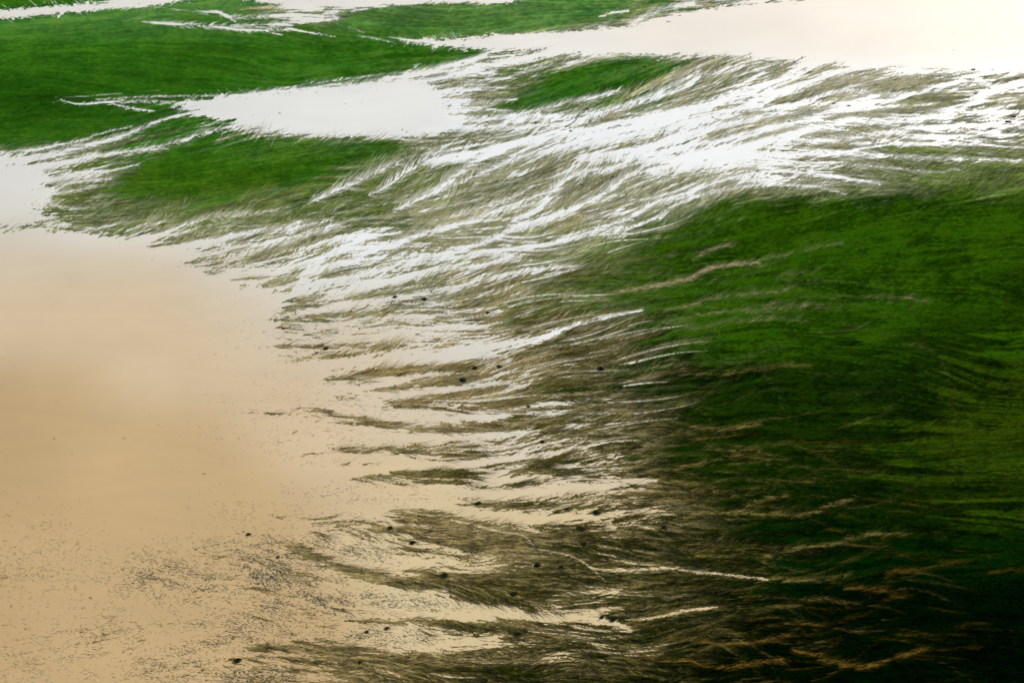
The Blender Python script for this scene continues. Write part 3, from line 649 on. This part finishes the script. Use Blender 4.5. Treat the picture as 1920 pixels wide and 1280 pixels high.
# the sheet is carried on to the horizon and to both sides with ever wider cells
def extend(core, lo, hi, n):
    c0, c1 = core[0], core[-1]
    t = np.linspace(0, 1, n + 1)[1:]
    a = c0 - (c0 - lo) * t[::-1] ** 2 if lo < c0 else np.array([])
    b = c1 + (hi - c1) * t ** 2 if hi > c1 else np.array([])
    return np.concatenate([a, core, b])
ue = extend(us, -7000, 9000, 90); ve = extend(vsx, -545.5, 3200, 60)
ve[ve < -545.5] = -545.5
iu = mirrored(ue, U0, NU); iv = mirrored(ve, V0, NV)
UE, VE = np.meshgrid(ue, ve)
X, Y = ground(UE, VE)
Z = hgt[iv][:, iu]; Cc = colw[iv][:, iu]
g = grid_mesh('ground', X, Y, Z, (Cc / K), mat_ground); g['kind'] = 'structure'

# water: one level sheet at z = 0, silt tones with sky glare painted in, whiter toward the far water
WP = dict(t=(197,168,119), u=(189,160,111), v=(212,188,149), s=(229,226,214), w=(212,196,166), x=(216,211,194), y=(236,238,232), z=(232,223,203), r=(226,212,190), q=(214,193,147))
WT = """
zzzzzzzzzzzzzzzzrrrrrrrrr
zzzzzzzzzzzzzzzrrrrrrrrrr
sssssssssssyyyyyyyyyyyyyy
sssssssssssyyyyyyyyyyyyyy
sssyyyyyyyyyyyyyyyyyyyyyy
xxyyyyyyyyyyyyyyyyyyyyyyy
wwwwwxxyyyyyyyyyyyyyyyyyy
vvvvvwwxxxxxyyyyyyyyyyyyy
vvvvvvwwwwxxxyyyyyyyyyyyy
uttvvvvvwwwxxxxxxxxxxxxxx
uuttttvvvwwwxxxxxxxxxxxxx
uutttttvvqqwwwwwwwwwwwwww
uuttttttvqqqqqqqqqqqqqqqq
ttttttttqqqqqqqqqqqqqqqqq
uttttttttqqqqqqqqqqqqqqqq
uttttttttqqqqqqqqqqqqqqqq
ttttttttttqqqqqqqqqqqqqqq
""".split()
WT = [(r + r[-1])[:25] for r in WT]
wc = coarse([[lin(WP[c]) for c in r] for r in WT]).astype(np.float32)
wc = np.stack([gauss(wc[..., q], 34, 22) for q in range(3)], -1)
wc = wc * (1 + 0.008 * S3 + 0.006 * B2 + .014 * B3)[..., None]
sb = 6
uw = extend(us[::sb], -7000, 9000, 30); vw = extend(vsx[::sb], -545.5, 3200, 30)
iu = mirrored(uw, U0, NU); iv = mirrored(vw, V0, NV)
UW, VW = np.meshgrid(uw, vw); X, Y = ground(UW, VW)
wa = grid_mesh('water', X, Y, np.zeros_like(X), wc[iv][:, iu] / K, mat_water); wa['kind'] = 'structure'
print('fields', wet.shape, 'water share', float((wet > .5).mean()))

def strands(name, n, weight, length, width, height, tone, zbase, bend=0.5):
    """n low tufts of combed-down sedge, each a small tapered ridge, as one mesh"""
    cdf = np.cumsum(weight.ravel().astype(np.float64)); cdf /= cdf[-1]
    k = np.searchsorted(cdf, rng.random(n)); j, i = np.unravel_index(k, weight.shape)
    u = us[i] + rng.uniform(-.6, .6, n) * STEP; v = vsx[j] + rng.uniform(-.6, .6, n) * STEP
    a = np.arctan2(HY[j, i], HX[j, i]) + rng.normal(0, 0.16, n); a2 = a + rng.normal(0, .25, n) * bend
    L = rng.uniform(*length, n) * np.interp(v, [0, 250, 500], [.6, .85, 1.0])
    x0, y0 = ground(u, v); um = u + np.cos(a) * L * .5; vm = v + np.sin(a) * L * .5
    x1, y1 = ground(um, vm); x2, y2 = ground(um + np.cos(a2) * L * .5, vm + np.sin(a2) * L * .5)
    s = pxscale(v); w = rng.uniform(*width, n) * s * .5
    dx, dy = x2 - x0, y2 - y0; d = np.hypot(dx, dy) + 1e-6; nx, ny = -dy / d, dx / d
    # width is measured as it shows from above and in front, so a ridge running away from the eye stays slim
    hh = rng.uniform(*height, n); z0 = np.maximum(zbase[j, i], 0)
    co = np.stack([np.stack([x0, y0, z0 - .05], -1), np.stack([x1 + nx * w, y1 + ny * w, z0 - .02], -1), np.stack([x1 - nx * w, y1 - ny * w, z0 - .02], -1),
                   np.stack([x1, y1, z0 + hh], -1), np.stack([x2, y2, z0 + hh * .5], -1)], 1).reshape(-1, 3)
    b = (np.arange(n) * 5)[:, None, None]
    f = (np.array([[0, 3, 1], [0, 2, 3], [1, 3, 4], [2, 4, 3]])[None] + b).reshape(-1, 3)
    c = tone(j, i, n); C = np.repeat(c, 5, 0)
    o = raw_mesh(name, co, f, C, mat_reed); o['kind'] = 'stuff'
    return o

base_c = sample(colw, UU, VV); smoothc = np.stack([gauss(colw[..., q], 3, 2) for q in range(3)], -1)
land_m = (wet < 0.5).astype(np.float32)
near = gauss(land_m, 2.5, 2.0)
inframe = ((UU > -120) & (UU < 2040) & (VV > -40) & (VV < 1330)).astype(np.float32)
def tone_sedge(j, i, n):
    c = smoothc[j, i] / K * np.exp(rng.normal(0.15, 0.28, n) + np.interp(VV[j, i], [400, 800], [0, .2]))[:, None]
    p = (rng.random(n) < 0.2)[:, None] * olive[j, i][:, None]
    return np.clip(c * (1 - p) + (pale[j, i] / K * rng.uniform(.55, 1.1, n)[:, None]) * p, .0005, .9)
clear = np.clip(1 - 1.2 * gauss(np.maximum(thin, track), .8), 0, 1) * (1 - .8 * np.clip((wet - .42) * 8, 0, 1)) * (1 - .8 * np.clip(veins * 1.5 + silt * .6, 0, 1))
strands('sedge', 72000, inframe * clear * (olive * 0.9 + 0.03) * np.clip(near * 1.4 - .15, 0, 1) * pxscale(VV) ** -0.3, (10, 36), (0.5, 1.1), (0.02, 0.08), tone_sedge, hgt)
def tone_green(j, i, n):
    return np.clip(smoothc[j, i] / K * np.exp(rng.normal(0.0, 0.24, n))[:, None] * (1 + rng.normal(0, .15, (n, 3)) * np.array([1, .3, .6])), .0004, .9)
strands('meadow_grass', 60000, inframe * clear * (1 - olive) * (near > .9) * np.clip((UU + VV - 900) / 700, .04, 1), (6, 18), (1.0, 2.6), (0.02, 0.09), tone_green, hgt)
def tone_tuft(j, i, n):
    m = np.clip(fl[j, i] * 1.1, .25, .95)[:, None]
    return (lin((84, 92, 80)) * m + wc[j, i] * (1 - m)) / K * np.exp(rng.normal(-.05, .3, n))[:, None]
openw = gauss((wet > .5).astype(np.float32), 5, 3)
strands('emergent_tufts', 17000, fl ** 1.4 * inframe * np.clip(openw * 1.3 - .2, 0, 1) * np.exp(np.clip(.6 * S2 + .55 * B2, -2, 1.1)), (3.0, 10), (0.8, 2.4), (0.02, 0.08), tone_tuft, np.zeros_like(hgt))

# ------------------------------------------------------------------ dark bushes standing in the marsh, one object each
def bush_mat(name, c, rough=.8):
    m, n, l, b = new_mat(name)
    oi = n.new('ShaderNodeTexNoise'); oi.inputs['Scale'].default_value = 3.0
    cr = n.new('ShaderNodeValToRGB'); cr.color_ramp.elements[0].position = .35; cr.color_ramp.elements[1].position = .7
    cr.color_ramp.elements[0].color = (c[0] * .5, c[1] * .5, c[2] * .5, 1); cr.color_ramp.elements[1].color = (c[0] * 1.8, c[1] * 1.8, c[2] * 1.4, 1)
    tc = n.new('ShaderNodeTexCoord'); l.new(tc.outputs['Object'], oi.inputs['Vector'])
    l.new(oi.outputs['Fac'], cr.inputs['Fac']); l.new(cr.outputs['Color'], b.inputs['Base Color'])
    b.inputs['Roughness'].default_value = rough; b.inputs['Specular IOR Level'].default_value = .05
    return m
mat_bush = bush_mat('bush_leaves', (.026, .034, .010)); mat_stem = bush_mat('bush_stems', (.05, .04, .02))

def bush(u, v, wpx, hpx, label):
    """an uneven dome of leaf sprays over stems; wpx, hpx = its outline in photo pixels"""
    wpx *= .92 if v > 420 else .75
    x, y = ground(u, v + hpx * .3); s = float(pxscale(v)); rx = wpx * s * .5
    ht = min(1.6, max(.22, rx * (.5 if v > 420 else .28))); ry = max(.5, rx * .8)
    seed = np.random.default_rng(int(u * 7 + v))
    root = bpy.data.objects.new('shrub', None); scene.collection.objects.link(root); root.location = (float(x), float(y), 0.0)
    root.empty_display_size = 1; root['label'] = label; root['category'] = 'shrub'; root['group'] = 'dark shrubs scattered over the marsh'
    lob = [(seed.uniform(-.55, .55) * rx, seed.uniform(-.5, .5) * ry, seed.uniform(.45, .8)) for _ in range(5)] + [(0, 0, 1)]
    n = 620; co = []; fc = []
    for k in range(n):
        lx, ly, ls = lob[seed.integers(0, 6)]
        th = seed.uniform(0, 2 * math.pi); r = math.sqrt(seed.uniform(0, 1)); q = math.sqrt(max(0, 1 - r * r))
        p = np.array([lx + math.cos(th) * r * rx * ls * .62, ly + math.sin(th) * r * ry * ls * .62, ht * ls * q * seed.uniform(.35, 1.05) + .04])
        d = np.array([math.cos(th) * r + seed.normal(0, .3), math.sin(th) * r + seed.normal(0, .3), .35 + seed.normal(0, .4)]); d /= np.linalg.norm(d)
        e = np.cross(d, seed.normal(0, 1, 3)); e /= np.linalg.norm(e) + 1e-6
        L = seed.uniform(.10, .24) * rx * .8; wd = L * .34
        m = p + d * L * .5; t = p + d * L + np.array([0, 0, -.15 * L]); b0 = len(co)
        co += [p, m + e * wd, t, m - e * wd]; fc.append((b0, b0 + 1, b0 + 2, b0 + 3))
    me = bpy.data.meshes.new('foliage'); me.from_pydata([tuple(map(float, c)) for c in co], [], fc); me.materials.append(mat_bush)
    fo = bpy.data.objects.new('foliage', me); scene.collection.objects.link(fo); fo.parent = root
    co = []; fc = []
    for k in range(9):
        th = seed.uniform(0, 6.283); tip = np.array([math.cos(th) * rx * .5, math.sin(th) * ry * .5, ht * seed.uniform(.5, .85)])
        b0 = len(co); w0 = .035 * rx
        for q in range(3):
            aa = q * 2.094; o = np.array([math.cos(aa), math.sin(aa), 0])
            co += [o * w0 + tip * .04 * np.array([1, 1, 0]) - np.array([0, 0, .1]), o * w0 * .3 + tip]
        fc += [(b0, b0 + 2, b0 + 3, b0 + 1), (b0 + 2, b0 + 4, b0 + 5, b0 + 3), (b0 + 4, b0, b0 + 1, b0 + 5)]
    me = bpy.data.meshes.new('stems'); me.from_pydata([tuple(map(float, c)) for c in co], [], fc); me.materials.append(mat_stem)
    st = bpy.data.objects.new('stems', me); scene.collection.objects.link(st); st.parent = root

for b in [
 (612, 652, 14, 8, 'small dark shrub at the left tip of a sedge finger by the silty lake'),
 (742, 555, 13, 6, 'flat dark shrub in the sedge fan, highest of those near the silty lake'),
 (795, 560, 15, 5, 'faint low shrub just right of the highest shrub near the silty lake'),
 (915, 585, 11, 6, 'lone dim shrub in combed olive sedge below the long white streams'),
 (891, 687, 16, 9, 'left one of two round dark shrubs side by side at mid picture'),
 (936, 685, 15, 8, 'right one of two round dark shrubs side by side at mid picture'),
 (868, 709, 20, 11, 'wide dark shrub just below the side-by-side pair at mid picture'),
 (1126, 688, 20, 12, 'dark shrub at the edge where olive sedge turns to deep green'),
 (1122, 681, 8, 5, 'tiny shrub touching the upper edge of a bigger shrub by the deep green'),
 (992, 760, 12, 7, 'dim small shrub in olive sedge centred right below mid picture'),
 (1017, 826, 14, 9, 'faint shrub under the pale sedge streak right of the forked stream'),
 (733, 987, 18, 13, 'bold black round shrub left of the start of the winding pale track'),
 (773, 1016, 17, 6, 'flat black shrub just below and right of the bold round one'),
 (785, 966, 10, 6, 'small dark shrub tucked directly under the start of the winding track'),
 (832, 1075, 22, 14, 'black shrub in brown sedge left of the bend of the winding track'),
 (964, 1111, 20, 13, 'dim round shrub in dark sedge below the bend of the winding track'),
 (1009, 1055, 22, 14, 'dark shrub close under the steep bend of the winding track'),
 (1052, 1060, 12, 9, 'small blurred shrub between the bend shrub and the winding track'),
 (1120, 957, 22, 14, 'large black shrub at the right end of the broad silty stream'),
 (1063, 952, 11, 6, 'small reddish-dark shrub left of the large black one by the broad stream'),
 (1243, 987, 16, 9, 'isolated black shrub at the right end of the short forked stream'),
 (1088, 988, 20, 14, 'round dark shrub below the broad stream, above the winding track'),
 (1095, 1018, 16, 9, 'oval dark shrub above the middle of the winding track'),
 (897, 941, 15, 8, 'dark shrub at the head of the green finger between two streams'),
 (1128, 1153, 14, 12, 'left one of two shrubs beside the fork of the lowest stream'),
 (1150, 1158, 20, 9, 'right one of two shrubs beside the fork of the lowest stream'),
 (727, 1175, 15, 9, 'dark shrub at the left end of the sedge band under the lowest stream'),
 (688, 1182, 12, 8, 'small shrub nearest the lake side of the sedge band under the lowest stream'),
 (971, 1187, 17, 9, 'sharp black shrub with a point at the right of the lowest sedge band'),
 (676, 1240, 12, 5, 'thin flat shrub among pale streaks near the bottom edge'),
 (466, 999, 13, 9, 'black shrub standing farthest left in the open silty water'),
 (522, 1042, 10, 7, 'little dark shrub in flecked shallows right of the farthest left one'),
 (445, 1236, 20, 9, 'dark shrub in the flecked shallows at the bottom left'),
 (1035, 320, 8, 4, 'tiny shrub between two white feathered streams in the upper fan'),
 (1091, 346, 9, 3, 'tiny shrub right of the steep white feathered stream'),
 (1148, 331, 9, 3, 'tiny flat shrub at the end of the steep white feathered stream'),
 (975, 146, 9, 3, 'tiny shrub in olive sedge left of the upper green lens'),
 (1208, 125, 11, 3, 'tiny shrub near the right tip of the upper green lens'),
 (1262, 150, 7, 3, 'tiny shrub in pale sedge past the right tip of the upper green lens'),
 (917, 216, 9, 3, 'tiny shrub on the white stream under the left end of the upper green lens'),
 (1004, 228, 8, 3, 'tiny shrub amid the white stream below the upper green lens'),
 (1101, 204, 11, 3, 'tiny shrub amid white streams under the middle of the upper green lens'),
 (1162, 235, 9, 3, 'tiny shrub in the olive strip between two broad white streams'),
 (1070, 245, 10, 3, 'tiny shrub where two broad white streams split'),
 (1336, 219, 8, 4, 'tiny shrub in the whitest part of the fan'),
 (1480, 227, 11, 4, 'tiny shrub between parallel white streams right of the whitest part of the fan'),
 (1563, 193, 12, 4, 'dark shrub on bare tan sedge below the tip of the pale bank'),
 (1592, 198, 9, 3, 'tiny shrub just right of the shrub on bare tan sedge'),
 (1825, 130, 13, 3, 'flat shrub right at the lower shore of the white lake'),
 (1829, 175, 11, 3, 'small shrub in the white streams under the right part of the white lake'),
 (1899, 218, 15, 4, 'upper one of two flat shrubs at the right edge of the photo'),
 (1890, 227, 18, 5, 'lower one of two flat shrubs at the right edge of the photo'),
]: bush(*b)
